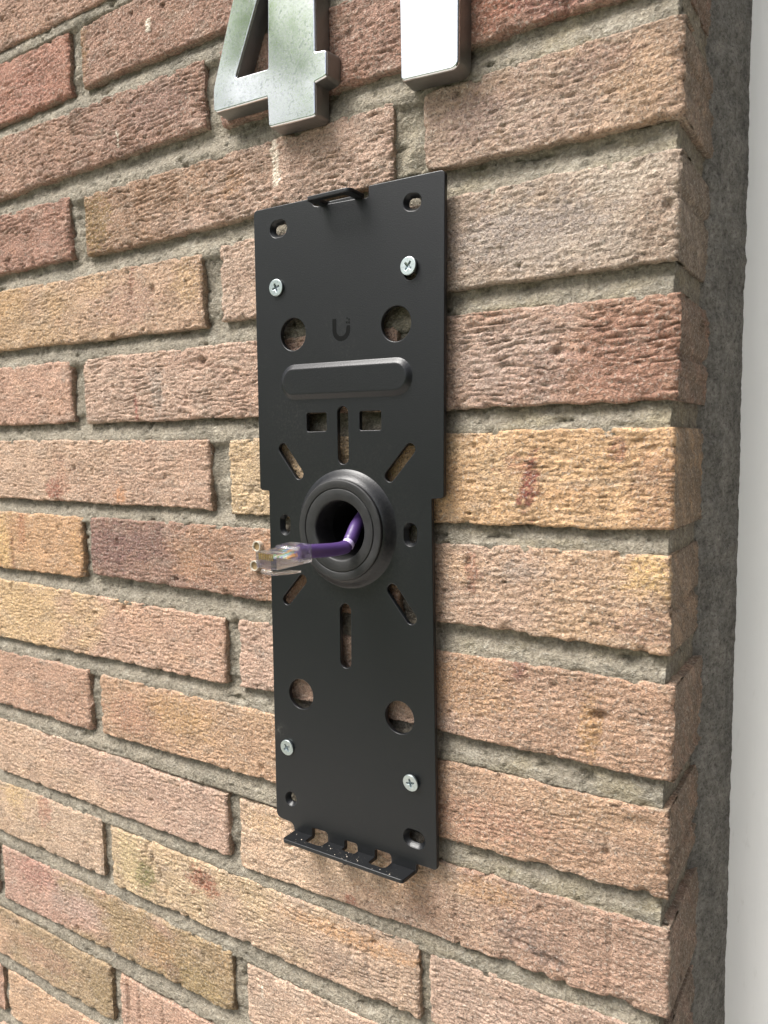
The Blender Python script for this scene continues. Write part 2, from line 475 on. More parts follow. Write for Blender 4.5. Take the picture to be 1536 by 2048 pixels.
# stains, burns and dust of the bricks: x, z, half width, half height (mm), colour, amount
MARKS = [
 (-304, -271, 8, 9, (128,122,70), .95), (-318, -266, 10, 17, (206,186,128), .5), (-256, -258, 9, 7, (150,84,58), .85), (-248, -262, 6, 5, (160,92,62), .7),
 (-56.5, -29, 3.5, 9, (132,62,54), .95), (-60, -20, 7, 4, (160,96,76), .5), (-20, -14, 3, 5, (140,84,70), .7), (-6, -30, 9, 18, (150,108,84), .55),
 (-312.6, -39, 5, 5, (206,142,88), .8), (-376, -37, 8, 6, (160,88,66), .8), (-368, -32, 6, 9, (190,130,96), .5), (-345, -28, 20, 12, (186,150,120), .3),
 (-295.2, 12, 1.6, 10, (150,78,62), .8), (-295, 80, 2, 6, (150,82,62), .6), (-277, 22, 5, 14, (172,162,150), .55),
 (-326, 118, 13, 18, (140,112,56), .8), (-332, 216, 6, 20, (160,126,76), .6), (-215, 120, 7, 6, (196,142,88), .5), (-196, 108, 14, 6, (178,138,112), .5),
 (-21, 86, 16, 6, (206,190,170), .6), (-60, 72, 34, 12, (156,146,142), .55), (-40, 62, 26, 7, (196,178,160), .5), (-8, 66, 7, 16, (150,120,96), .5),
 (-62, 22, 26, 16, (188,164,152), .5), (-14, 18, 22, 18, (150,100,82), .45),
 (-8, -60, 8, 9, (226,184,112), .75), (-82, -66, 3, 9, (150,92,72), .6), (-60, -64, 8, 4, (170,156,144), .5), (-10, -82, 12, 8, (140,104,92), .5),
 (-60, -105, 3.5, 6, (128,78,72), .7), (-30, -125, 4, 12, (196,150,90), .7), (-85, -118, 20, 14, (196,150,96), .45), (-30, -160, 24, 7, (196,160,118), .4), (-80, -176, 26, 9, (190,136,108), .5),
 (-427, -80, 2.2, 16, (140,92,66), .7), (-438, -76, 9, 20, (222,182,106), .6), (-326, -70, 24, 13, (126,88,86), .6), (-290, -66, 20, 9, (120,86,84), .5), (-250, -76, 16, 9, (190,140,96), .4),
 (-415, -62, 4, 14, (180,112,70), .6), (-356, -72, 8, 16, (206,158,96), .5),
 (-270, -165, 26, 10, (206,160,92), .5), (-310, -172, 20, 12, (178,124,98), .5), (-406, -255, 8, 10, (180,116,92), .6), (-440, -250, 14, 14, (220,184,120), .6),
 (-420, -305, 22, 10, (180,122,106), .6), (-375, -312, 26, 10, (190,166,154), .5), (-292, -318, 12, 10, (196,146,92), .5), (-262, -326, 24, 9, (150,128,76), .6), (-284, -325, 7, 6, (120,92,80), .6),
 (-410, -365, 26, 9, (178,132,112), .5), (-352, -366, 14, 14, (150,128,82), .5),
 (-150, -236, 4, 3, (150,84,60), .7), (-205, -212, 14, 6, (214,172,118), .5), (-60, -222, 14, 5, (120,102,96), .5), (-45, -228, 9, 3, (96,86,84), .6), (-75, -208, 16, 5, (206,156,96), .45), (-120, -215, 12, 8, (204,154,106), .4),
 (-150, -256, 40, 4, (222,164,104), .6), (-190, -262, 22, 5, (210,172,130), .4), (-170, -272, 36, 8, (160,134,116), .45), (-60, -262, 30, 6, (196,168,150), .4), (-110, -300, 20, 5, (220,166,116), .5),
 (-240, -110, 14, 10, (188,142,116), .4), (-300, -112, 22, 10, (200,150,116), .4), (-420, -112, 20, 12, (214,176,118), .5),
 (-3, 170, 30, 14, (170,120,92), .4), (-68, 164, 14, 9, (170,104,76), .6), (-40, 158, 20, 7, (140,92,86), .5),
 (-80, 122, 14, 10, (160,132,124), .5), (-14, 118, 10, 14, (196,158,118), .5), (-46, 114, 20, 8, (184,160,146), .4), (-30, 130, 14, 6, (156,124,112), .5),
 (-400, 168, 26, 12, (178,138,112), .4), (-270, 172, 24, 10, (140,108,98), .5), (-440, 160, 12, 14, (172,120,96), .4), (-380, 212, 14, 12, (178,126,108), .5),
 (-420, 84, 22, 10, (202,158,98), .5), (-300, 70, 24, 10, (182,140,122), .5), (-250, 76, 10, 12, (206,168,112), .5),
]
# pits and cracks: x, z, half width, half height, depth (mm)
PITS = [(-241.4, 34.5, 2.2, 2.6, 3), (-275, 16, 1.2, 6, 1.6), (-44.9, 24.6, 1.8, 1.8, 2.6), (-26.3, -119.5, 3.4, 2.2, 3), (-26, -129, 2.2, 8, 1.0), (-314.6, -106.8, 1.6, 2, 2.6),
 (-356.2, -23, 1.6, 2, 2.2), (-302, -254, 1.2, 3, 2), (-297, -259, 1.3, 4, 2.4), (-290.3, -266.4, 1.2, 4.5, 2.2), (-285, -274, 1.0, 4, 1.6),
 (-90.4, -221, .8, 20, 1.0), (-20.6, -218, .8, 20, 1.0), (-325.4, -362, 1.2, 16, 2.2), (-314.9, -364, 1.0, 14, 1.6), (-292.7, -360, .8, 16, 1.4), (-374.8, -330, 2, 2.6, 3),
 (-234, 164, 0.9, 4.5, 1.6), (-430, 156, .9, 4, 1.4), (-296, 76, 1, 4, 1.4), (-427, -84, .9, 14, .8), (-338, -25, .9, 3, 1.4), (-306, 25, 1, 3, 1), (-290, -312, .8, 12, .9), (-298, 88, 1, 2, 1.6),
 (-190, 135, 1.3, 2.2, 1.4), (-12, 34, 1.2, 3, 1), (-12, -11, 3.2, 1.4, 1.6), (-8, -14, 2.6, 1.5, 1.4), (-84, -62, 2.2, 1.8, 1.6), (-54, -21, 1, 1.2, 1.6), (-45, -110, 1.2, 1.2, 1.8), (-72, -92, 2, 1.4, 1.2),
 (-10, -160, 8, 3, .9), (-22, -172, 1, 8, .9), (-60, -226, 5, 1.2, 1.2), (-45, -229, 6, 1.6, 1.2), (-50, -208, 1.6, 1.6, 1.6), (-160, -258, 1, 5, 1), (-150, -263, 1, 6, 1), (-140, -266, 1.2, 5, 1.2), (-130, -270, 1, 6, 1), (-122, -268, 1, 5, 1),
 (-208, -34, 2, 2.4, 1.6), (-280, 205, 1, 2, 1.2), (-395, -310, 1, 3, 1), (-385, -312, 1, 2.4, 1), (-255, -305, 1.1, 4, 1.2), (-310, -345 + 28, .8, 8, .9)]

DUST = S(196, 186, 174)
TAN = S(186, 150, 114)
def brick(i, row):
    c, x0, x1, tl, tr, bl, br, ca, cb, wr = row
    corner = x1 > -20
    seen = (x0 < -20) and (-440 < bl) and c < 6 and x1 > -465
    dx, dz = (1.25, 0.50) if seen else (4.0, 3.0)
    if x1 < -300 and seen: dx, dz = 1.5, 0.62
    r = 1.1
    # path across: left cheek -> front -> right cheek (deep for the corner bricks)
    def path(L, cheek0, cheek1, d):
        k = [-cheek0, -cheek0 * .5, -cheek0 * .25, -1.2, -.6, -.2]
        k += list(np.linspace(0, L, max(3, int(L / d))))
        if cheek1 > 20:
            k += list(L + np.r_[.3, .8, 1.6, np.arange(2.8, cheek1, d * 1.3)])
        else:
            k += list(L + np.array([.2, .6, 1.2, cheek1 * .25, cheek1 * .5, cheek1]))
        return np.array(k)
    if corner: x1 = x1 - .4
    L = x1 - x0
    H = ((tl - bl) + (tr - br)) / 2
    s = path(L, 16, 84 if corner else 16, dx)
    t = path(H, 16, 16, dz)
    Sg, T = np.meshgrid(s, t)
    ins = np.clip(Sg, 0, L); inz = np.clip(T, 0, H)
    backx = np.maximum(-Sg, 0) + np.maximum(Sg - L, 0)
    backz = np.maximum(-T, 0) + np.maximum(T - H, 0)
    u, v = ins / L, inz / H
    top = tl + (tr - tl) * u; bot = bl + (br - bl) * u
    X = x0 + ins
    Z = bot + (top - bot) * v
    Y = backx + np.where(Sg > L + 2.5, 0, backz) if corner else backx + backz
    if corner:
        X = X - np.where(Sg > L + 2.5, backz, 0)
    sd = i * 1.37
    # ragged arrises: outline wanders, corners knocked off
    ez = 1.1 * fbm(X / 26, np.where(v > .5, 9, 3) + 0 * X, sd) + .55 * noise(X / 6, np.where(v > .5, 5, 1) + 0 * X, sd + 2) + .3 * noise(X / 2.2, np.where(v > .5, 5, 1) + 0 * X, sd + 5)
    ex = .8 * fbm(Z / 14, np.where(u > .5, 7, 2) + 0 * X, sd + 4) + .5 * noise(Z / 4, np.where(u > .5, 4, 1) + 0 * X, sd + 6)
    wz = np.abs(v - .5) * 2; wx = np.abs(ins / L - .5) * 2
    dedge_z = np.minimum(inz, H - inz); dedge_x = np.minimum(ins, L - ins)
    Z = Z + ez * np.exp(-dedge_z / 4)
    X = X + ex * np.exp(-dedge_x / 4)
    # rounding near the edges
    de = np.minimum(dedge_z, dedge_x)
    rr = r * (1 + .7 * noise(X / 11, Z / 11, sd + 8))
    rnd_ = np.where(de < rr, rr - np.sqrt(np.maximum(rr * rr - (rr - de) ** 2, 0)), 0) * .8
    cz = np.minimum(dedge_x, 8) / 8
    knock = np.maximum(0, 4.5 - (dedge_x + dedge_z)) * (.12 + .22 * noise(X / 15, Z / 15, sd + 9))
    chip = 2.4 * sstep(.30, .55, noise(X / 8, Z / 8, sd + 35)) * np.exp(-de / 1.6)
    knock = knock + chip
    # creased face
    zz = Z + 2.4 * noise(X / 22, Z / 10, sd + 1) + .9 * noise(X / 6.5, Z / 4, sd + 3)
    on_side = np.maximum(Sg - L, 0)
    XX = X + on_side
    ph = zz / 2.9 + 1.2 * noise(XX / 34, Z / 14, sd + 11)
    saw = ph - np.floor(ph)
    mask = np.clip(.58 + 1.0 * noise(XX / 9, Z / 3.6, sd + 12) + .3 * noise(XX / 22, Z / 10, sd + 18), 0, 1.3)
    groove = np.exp(-((saw - .86) / .11) ** 2) + .0 * saw
    lip = np.exp(-((saw - .55) / .25) ** 2)
    cre2 = noise(XX / 4.6, zz / 1.8, sd + 13)
    patch = np.clip(.75 + 1.1 * fbm(XX / 34, Z / 20, sd + 27), .15, 1.25)
    gw = wr ** 1.7 * patch
    h = gw * mask * (-1.25 * groove + .45 * lip) + (.12 + .24 * wr) * cre2
    h -= .55 * (1.1 - wr) * sstep(.18, .5, noise(XX / 2.6, Z / 1.5, sd + 28))
    short = noise(XX / 3.6, zz / 1.25, sd + 19)
    h -= (.25 + .45 * wr) * sstep(.28, .55, short)
    h += .22 * noise(XX / 2.2, Z / 1.7, sd + 14) + .16 * noise(XX / 3.8, Z / 3, sd + 15)
    h += 1.0 * fbm(XX / 60, Z / 30, sd + 16, 2) * .7
    flat = sstep(.05, .4, fbm(XX / 30, Z / 16, sd + 17))
    h *= 1 - .65 * flat
    for (px, pz, pw, ph_, d) in PITS:
        if x0 < px < x1 and min(bl, br) < pz < max(tl, tr):
            rr2 = ((XX - px + .4 * noise(Z / 3, XX / 3, sd)) / pw) ** 2 + ((Z - pz) / ph_) ** 2
            h -= d * np.exp(-rr2 ** 1.5)
    rs = np.random.RandomState(100 + i)
    for _ in range(int(L / 22)):           # blow holes and lost grit
        px, pz, pr = x0 + rs.rand() * L, (bl + br) / 2 + rs.rand() * H, .5 + rs.rand() ** 3 * 1.3
        rr2 = ((XX - px) / pr) ** 2 + ((Z - pz) / (pr * (.8 + rs.rand()))) ** 2
        h -= (1.0 + rs.rand() * 1.4) * np.exp(-rr2 ** 2)
    front = (backx == 0) & (backz == 0)
    side = (Sg > L) & (backz == 0)
    Yf = np.where(front, Y - h + rnd_ + knock, Y - h * np.exp(-Y / 2) * (1 - (on_side > 0)) + (rnd_ + knock) * np.exp(-Y / 3))
    if corner:
        X = X + np.where(on_side > 0, h * .7 * sstep(0, 3, on_side), 0) - np.where(on_side > 0, (knock) * .5, 0)
    P = np.stack([X, Yf, Z], -1) * MM
    # colour of the clay
    m = sstep(-.35, .35, (u - .5) * 1.3 + .75 * fbm(XX / 40, Z / 24, sd + 20))[..., None]
    C = S(*ca) * (1 - m) + S(*cb) * m
    C = C * (1 + .30 * fbm(XX / 16, Z / 10, sd + 21))[..., None]
    red = sstep(.12, .5, fbm(XX / 22, Z / 13, sd + 22))[..., None] * .28
    C = C * (1 - red) + C * np.array([.92, .74, .66]) * red
    yel = sstep(.15, .5, fbm(XX / 19, Z / 12, sd + 23))[..., None] * .3
    C = C * (1 - yel) + C * np.array([1.06, .98, .74]) * yel
    gre = sstep(.12, .45, fbm(XX / 24, Z / 9, sd + 24))[..., None] * .5
    C = C * (1 - gre) + (C * .5 + DUST * .36) * gre
    lum = (C @ np.array([.3, .6, .1]))[..., None]
    C = (lum + (C - lum) * .70) * np.array([.92, .915, .885])
    C = C * .80 + TAN * .17 * (1 + .2 * fbm(XX / 12, Z / 8, sd + 50))[..., None]
    for (px, pz, pw, ph_, col, amt) in MARKS:
        if x0 - 2 < px < x1 + 2 and min(bl, br) - 2 < pz < max(tl, tr) + 2:
            wob = 1 + .8 * fbm(XX / 7, Z / 5, sd + 31) + .35 * noise(XX / 2, Z / 2, sd + 33)
            rr2 = (((XX - px) / pw) ** 2 + ((Z - pz) / ph_) ** 2) * wob ** 2
            w = (amt * (1 - sstep(.3, 1.7, rr2)) * np.clip(.8 + 1.1 * noise(XX / 1.6, Z / 1.6, sd + 34), .2, 1.1)).clip(0, 1)[..., None]
            C = C * (1 - w) + (S(*col) * .68 + S(*col).mean() * .16) * w
    # mortar smears on the arrises; on the return also its shade, painted grey-brown
    smear_shade = sstep(.1, .6, fbm(XX / 9, Z / 5, sd + 40)) * np.exp(-(H - inz) / 2.2) * .8
    smear_shade = np.where(backx + backz > 0, .55 * sstep(0, .5, .4 + fbm(XX / 20, Z / 9 + Y / 9, sd + 41)), smear_shade)[..., None]
    smear_shade = np.where((on_side > 2)[..., None], .35 + smear_shade * .8, smear_shade).clip(0, 1)
    C = C * (1 - smear_shade) + np.where((on_side > 2)[..., None], S(120, 108, 94), S(150, 140, 122)) * smear_shade
    for (px, pz0, pz1, w_, amt) in STREAKS:
        if x0 < px < x1 and bl - 5 < pz1 and pz0 < tl + 8:
            d = np.abs(XX - px - 1.2 * noise(Z / 6, 0 * Z, 3)) / (w_ * (1 + .6 * noise(Z / 2, XX / 2, 4)))
            w = (amt * (d < 1) * (Z > pz1) * (Z < pz0) * (noise(XX / 1.1, Z / 1.1, 6) > -.35))[..., None]
            C = C * (1 - w) + S(226, 216, 198) * w
    keep = None
    rh = np.hypot(X - HOLE[0], Z - HOLE[1])
    if rh.min() < HOLE[2]:
        k = rh < HOLE[2]
        keep = ~(k[:-1, :-1] | k[1:, :-1] | k[:-1, 1:] | k[1:, 1:])
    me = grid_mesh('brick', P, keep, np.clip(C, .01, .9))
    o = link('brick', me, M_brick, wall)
    o.matrix_parent_inverse = wall.matrix_basis.inverted()
    return o
STREAKS = [(-187, 136, 114, 2.0, .75), (-302.3, 166, 157, .7, .95), (-273.4, 217, 210, 2.2, .95), (-210, -305, -312, .6, .7)]
wall_inv = Matrix.Translation((0, 0, -GZ))
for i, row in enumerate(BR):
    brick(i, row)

# mortar bed: one continuous uneven surface behind the brick faces, turned round the corner
def mortar():
    s = np.r_[np.arange(-690, -3.5, 1.5), -2.6, -2.0, -1.6, -1.6 + np.r_[.6, 1.5, 3, np.arange(5, 76, 2.2)]]
    z = np.arange(-475, 331, 1.05)
    Sg, Z = np.meshgrid(s, z)
    on = np.maximum(Sg + 1.6, 0)
    X = np.minimum(Sg, -1.6)
    k = np.round((Z + .3) / 48.0)
    tt = np.clip((Z - (k * 48 - 6)) / 11.0, -.3, 1.3)        # 0 at the lower brick, 1 under the upper brick
    d = 1.1 + 3.4 * sstep(.0, 1.0, tt)
    inb = np.abs(Z - k * 48) > 9
    d = np.where(inb, 3.4 + 1.6 * noise(X / 8, Z / 14, 60), d)
    d = d - .9 * fbm(Sg / 30, Z / 12, 61) - .30 * noise(Sg / 5, Z / 4, 62) - .28 * noise(Sg / 1.9, Z / 1.7, 63)
    d += 2.5 * sstep(.35, .6, fbm(Sg / 16, Z / 8, 66))
    d += .35 * noise(Sg / 34, Z / 1.6, 67) + 1.6 * sstep(.25, .5, noise(Sg / 9, Z / 40, 68)) * np.exp(-((tt - 1.0) / .18) ** 2) + 1.0 * sstep(.42, .6, noise(Sg / 3.2, Z / 2.6, 69))
    Y = d + on
    X = X + np.where(on > 0, .8 * noise(on / 6, Z / 6, 64) + .4 * noise(on / 2, Z / 2, 65), 0)
    P = np.stack([X, Y, Z], -1) * MM
    C = np.ones(P.shape) * S(139, 132, 118)
    a = sstep(-.1, .5, fbm(Sg / 40, Z / 18, 70))[..., None] * .6
    C = C * (1 - a) + S(121, 116, 104) * a
    olive = (sstep(-.15, .45, fbm(Sg / 26, Z / 9, 71)) * sstep(-170, -40, Sg) * .6)[..., None]
    C = C * (1 - olive) + S(138, 129, 106) * olive
    pale = (sstep(.2, .5, fbm(Sg / 14, Z / 7, 72)) * .6)[..., None]
    C = C * (1 - pale) + S(170, 164, 150) * pale
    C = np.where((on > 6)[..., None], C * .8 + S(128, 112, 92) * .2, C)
    # keep the joints only (a few mm behind every brick edge)
    m = np.zeros(Z.shape, bool)
    for row in BR:
        c, x0, x1, tl, tr, bl, br = row[:7]
        ins = 4.0
        xr = x1 - ins if x1 < -20 else 200
        m |= (Sg > x0 + ins) & (Sg < xr) & (Z < min(tl, tr) - ins) & (Z > max(bl, br) + ins)
    k = (np.hypot(X - HOLE[0], Z - HOLE[1]) < HOLE[2]) & (on == 0)
    keep = ~((m[:-1, :-1] & m[1:, :-1] & m[:-1, 1:] & m[1:, 1:]) | k[:-1, :-1] | k[1:, :-1] | k[:-1, 1:] | k[1:, 1:])
    me = grid_mesh('mortar', P, keep, C)
    o = link('mortar', me, M_mortar, wall)
    o.matrix_parent_inverse = wall_inv
mortar()
for o in wall.children:
    o.matrix_parent_inverse = wall_inv

def box_mesh(name, x0, x1, y0, y1, z0, z1, bev=0.0, seg=2):
    bm = bmesh.new()
    bmesh.ops.create_cube(bm, size=1)
    for v in bm.verts:
        v.co = Vector(((x0 + x1) / 2 + v.co.x * (x1 - x0), (y0 + y1) / 2 + v.co.y * (y1 - y0), (z0 + z1) / 2 + v.co.z * (z1 - z0)))
    if bev:
        bmesh.ops.bevel(bm, geom=bm.edges[:], offset=bev, segments=seg, affect='EDGES', profile=.5)
    me = bpy.data.meshes.new(name)
    bm.to_mesh(me); bm.free()
    return me

# solid wall behind, and the wall going on beyond the bricks in view
M_core, n_, l_, p_ = new_mat('brick_masonry_beyond')
bt = n_.new('ShaderNodeTexBrick')
tc = n_.new('ShaderNodeNewGeometry')
sp = n_.new('ShaderNodeSeparateXYZ'); cb_ = n_.new('ShaderNodeCombineXYZ')
l_.new(tc.outputs['Position'], sp.inputs[0]); l_.new(sp.outputs['X'], cb_.inputs['X']); l_.new(sp.outputs['Z'], cb_.inputs['Y'])
l_.new(cb_.outputs[0], bt.inputs['Vector'])
bt.inputs['Scale'].default_value = 1.0
bt.inputs['Brick Width'].default_value = 0.227; bt.inputs['Row Height'].default_value = 0.048; bt.inputs['Mortar Size'].default_value = 0.0055
bt.inputs['Color1'].default_value = (*S(186, 150, 126), 1); bt.inputs['Color2'].default_value = (*S(168, 126, 104), 1); bt.inputs['Mortar'].default_value = (*S(152, 146, 132), 1)
l_.new(bt.outputs['Color'], p_.inputs['Base Color'])
p_.inputs['Roughness'].default_value = .95
def core(x0, x1, y0, y1, z0, z1):
    o = link('masonry', box_mesh('masonry', x0, x1, y0, y1, z0, z1), M_core, wall, smooth=False)
    o.matrix_parent_inverse = wall_inv
core(-.69, -.006, .062, .22, -.48, .335)
core(-3.2, -.692, .002, .22, GZ, 1.4)
core(-.690, 0, .002, .22, GZ, -.482)
core(-.690, 0, .002, .22, .337, 1.4)

# unseen dark wall, added to shade the brick return and the digit flanks
shade_wall = link('added_shade_wall', box_mesh('added_shade_wall', 1.12, 1.34, -2.0, .22, GZ, 1.7, .004), simple('shade_wall_dark', (.045, .038, .032), .7, 0, .3, (40, .002))[0], smooth=False)
tag(shade_wall, 'unseen dark wall added across the door to shade the brick return', 'wall')

# cement fillet between the reveal and the door frame
def fillet():
    z = np.arange(-480, 335, 1.3)
    w = np.linspace(0, 1, 30)
    Wg, Z = np.meshgrid(w, z)
    xa = -2.6 + .9 * fbm(Z / 30, 0 * Z, 80) + .5 * noise(Z / 5, 0 * Z, 81)
    ya = 47.0 + 2.4 * fbm(Z / 40, 0 * Z, 82) + 1.0 * noise(Z / 6, 0 * Z, 83)
    xb = 11.6 + .5 * fbm(Z / 40, 0 * Z + 4, 84) + .35 * noise(Z / 6, 0 * Z, 85) + 1.3 * sstep(.35, .6, fbm(Z / 22, 0 * Z, 86))
    yb = 75.6 + 0 * Z
    X = xa + (xb - xa) * Wg; Y = ya + (yb - ya) * Wg
    bow = 1.6 * np.sin(Wg * math.pi) ** 1.0 - 0.0
    h = bow + 1.5 * fbm(Wg * 2, Z / 22, 87) * np.sin(Wg * math.pi) + .35 * noise(Wg * 9, Z / 3, 88) + .3 * noise(Wg * 18, Z / 1.6, 89)
    h *= np.clip(np.minimum(Wg * 12, (1 - Wg) * 9 + .25), 0, 1)
    nx, ny = .88, -.47
    P = np.stack([X + nx * h, Y + ny * h, Z], -1) * MM
    C = np.ones(P.shape) * S(122, 120, 114)
    C = C * (1 + .35 * fbm(Wg * 3, Z / 26, 90) + .2 * noise(Wg * 7, Z / 6, 92))[..., None]
    e = (sstep(.09, 0.0, Wg) * sstep(-.2, .4, fbm(Z / 15, Wg, 91)))[..., None] * .7
    C = C * (1 - e) + S(150, 140, 118) * e
    o = link('cement_fillet', grid_mesh('cement_fillet', P, None, C), M_fillet, wall)
    o.matrix_parent_inverse = wall_inv
fillet()

# ------------------------------------------------------------------ white frame
frame = tag(empty('door_frame', (0, .075, GZ)), 'white painted door frame beside the dark cement fillet at the right edge', 'door frame')
fi = Matrix.Translation((0, -.075, -GZ))
o = link('frame_post', box_mesh('frame_post', .002, .085, .075, .155, GZ, 1.4, .003, 3), M_white, frame); o.matrix_parent_inverse = fi
o = link('frame_stop', box_mesh('frame_stop', .0852, .22, .092, .150, GZ, 1.4, .002, 2), M_white, frame); o.matrix_parent_inverse = fi

# ------------------------------------------------------------------ flat plates with holes: filled curve -> mesh
def fillet_poly(pts, r=0, n=6):
    """pts: (x, y[, radius]) in mm"""
    out = []
    N = len(pts)
    for i, p in enumerate(pts):
        rad = p[2] if len(p) > 2 else r
        a, b, c = Vector(pts[i - 1][:2]), Vector(p[:2]), Vector(pts[(i + 1) % N][:2])
        u, v = (a - b), (c - b)
        if rad <= 0 or u.length < 1e-6 or v.length < 1e-6:
            out.append(b); continue
        u.normalize(); v.normalize()
        ang = math.acos(max(-1, min(1, u.dot(v))))
        d = rad / math.tan(ang / 2)
        p0, p1 = b + u * d, b + v * d
        cen = b + (u + v).normalized() * (rad / math.sin(ang / 2))
        a0 = math.atan2(p0.y - cen.y, p0.x - cen.x); a1 = math.atan2(p1.y - cen.y, p1.x - cen.x)
        da = (a1 - a0 + math.pi) % (2 * math.pi) - math.pi
        for k in range(n + 1):
            t = a0 + da * k / n
            out.append(cen + Vector((math.cos(t), math.sin(t))) * rad)
    return out
def circle(cx, cy, r, n=48):
    return [Vector((cx + r * math.cos(2 * math.pi * k / n), cy + r * math.sin(2 * math.pi * k / n))) for k in range(n)]
def stadium(x0, y0, x1, y1, r, n=12):
    a = math.atan2(y1 - y0, x1 - x0)
    out = []
    for k in range(n + 1):
        t = a - math.pi / 2 + math.pi * k / n
        out.append(Vector((x1 + r * math.cos(t), y1 + r * math.sin(t))))
    for k in range(n + 1):
        t = a + math.pi / 2 + math.pi * k / n
        out.append(Vector((x0 + r * math.cos(t), y0 + r * math.sin(t))))
    return out
def plate_mesh(name, loops, y_front, y_back, bev, res=2):
    """loops in mm (X, Z); front faces -Y"""
    cu = bpy.data.curves.new(name, 'CURVE')
    cu.dimensions = '2D'
    cu.fill_mode = 'BOTH'
    for lp in loops:
        sp_ = cu.splines.new('POLY')
        sp_.points.add(len(lp) - 1)
        for q, p in zip(sp_.points, lp):
            q.co = (p[0] * MM, p[1] * MM, 0, 1)
        sp_.use_cyclic_u = True
    half = (y_back - y_front) * MM / 2
    b = bev * MM
    cu.bevel_depth = b
    cu.bevel_resolution = res
    cu.extrude = max(half - b, 0)
    cu.offset = -b
    ob = bpy.data.objects.new(name, cu)
    COL.objects.link(ob)
    dg = bpy.context.evaluated_depsgraph_get()
    me = bpy.data.meshes.new_from_object(ob.evaluated_get(dg))
    bpy.data.objects.remove(ob, do_unlink=True)
    bpy.data.curves.remove(cu)
    yc = (y_front + y_back) * MM / 2
    me.transform(Matrix(((1, 0, 0, 0), (0, 0, -1, yc), (0, 1, 0, 0), (0, 0, 0, 1))))
    me.name = name
    return me
def flat_shade(me, ang=35, caps=True):
    me.polygons.foreach_set('use_smooth', [True] * len(me.polygons))
    bm = bmesh.new(); bm.from_mesh(me)
    bmesh.ops.remove_doubles(bm, verts=bm.verts[:], dist=1e-7)
    for e in bm.edges:
        if len(e.link_faces) == 2:
            e.smooth = e.calc_face_angle(0) < RAD(ang)
    for f in bm.faces:
        if caps and max(abs(c) for c in f.normal) > .9995 and f.calc_area() > 2e-7:
            f.smooth = False
    bm.to_mesh(me); bm.free()

def part(name, me, mat, parent, sharp=35):
    if sharp: flat_shade(me, sharp)
    o = link(name, me, mat, parent, smooth=False)
    inv = Matrix.Identity(4)
    q = parent
    chain = []
    while q:
        chain.append(q); q = q.parent
    o.matrix_parent_inverse = Matrix.Translation(-chain[-1].location)
    if len(chain) > 1:
        o.matrix_parent_inverse = Matrix.Identity(4)
    return o

def loft(name, rings, cap_last=True):
    """rings: lists of (x, y, z) mm, equal counts"""
    V = [tuple(c * MM for c in p) for r in rings for p in r]
    n = len(rings[0])
    F = []
    for k in range(len(rings) - 1):
        for j in range(n):
            F.append((k * n + j, k * n + (j + 1) % n, (k + 1) * n + (j + 1) % n, (k + 1) * n + j))
    if cap_last:
        F.append(tuple((len(rings) - 1) * n + j for j in range(n)))
    me = bpy.data.meshes.new(name)
    me.from_pydata(V, [], F)
    bm = bmesh.new(); bm.from_mesh(me)
    bmesh.ops.recalc_face_normals(bm, faces=bm.faces[:])
    bm.to_mesh(me); bm.free()
    return me
def revolve(name, prof, cx, cz, n=96):
    return loft(name, [[(cx + r * math.cos(2 * math.pi * k / n), y, cz + r * math.sin(2 * math.pi * k / n)) for k in range(n)] for r, y in prof], False)

# ------------------------------------------------------------------ mounting bracket
FY, BY = -6.0, -3.6        # front and back of the steel plate
bracket = tag(empty('mounting_bracket', (-.144, 0, -.05)), 'black powder-coated steel mounting plate with slots and holes screwed to the bricks', 'bracket')
CX = -144.0
outline = fillet_poly([
    (-196.4, 102.6, 2.0), (-160.2, 102.3, .8), (-160.2, 99.0, 1.9), (-155.6, 97.6, 1.2), (-155.6, 98.4, .2), (-132.6, 97.6, .2), (-132.6, 96.8, .8), (-129.0, 97.2, 1.2), (-129.0, 102.0, .8), (-91.0, 101.4, 2.0),
    (-92.3, -34.2, 2.0), (-98.3, -34.6, .5), (-96.8, -202.0, 1.6), (-107.5, -202.0, .8), (-108.0, -206.6, .3),
    (-121.3, -206.6, .2), (-121.3, -201.4, 1.8), (-130.4, -201.4, 1.0), (-130.4, -206.6, .2),
    (-140.6, -206.6, .2), (-140.6, -201.9, 1.4), (-148.0, -201.9, .8), (-148.0, -206.6, .2),
    (-158.4, -206.6, .2), (-158.4, -201.0, 1.8), (-168.0, -201.0, 1.0), (-168.0, -206.6, .2),
    (-179.6, -206.6, .3), (-179.9, -202.0, 3.0), (-191.3, -201.2, 3.4),
    (-191.0, -33.2, .5), (-196.8, -32.8, 2.0)], 0)
CSK = [  # countersunk fixing holes: x0, z0, x1, z1, outer r, inner r
    (-182.2, 91.9, -179.6, 91.9, 3.9, 2.3), (-107.6, 91.2, -105.8, 91.0, 3.5, 2.1),
    (-180.9, -47.8, -180.9, -51.4, 3.2, 1.9), (-109.2, -48.8, -109.2, -52.6, 3.3, 2.0),
    (-181.3, -189.4, -181.3, -189.6, 3.6, 2.0), (-110.2, -190.2, -107.0, -190.4, 4.2, 2.5)]
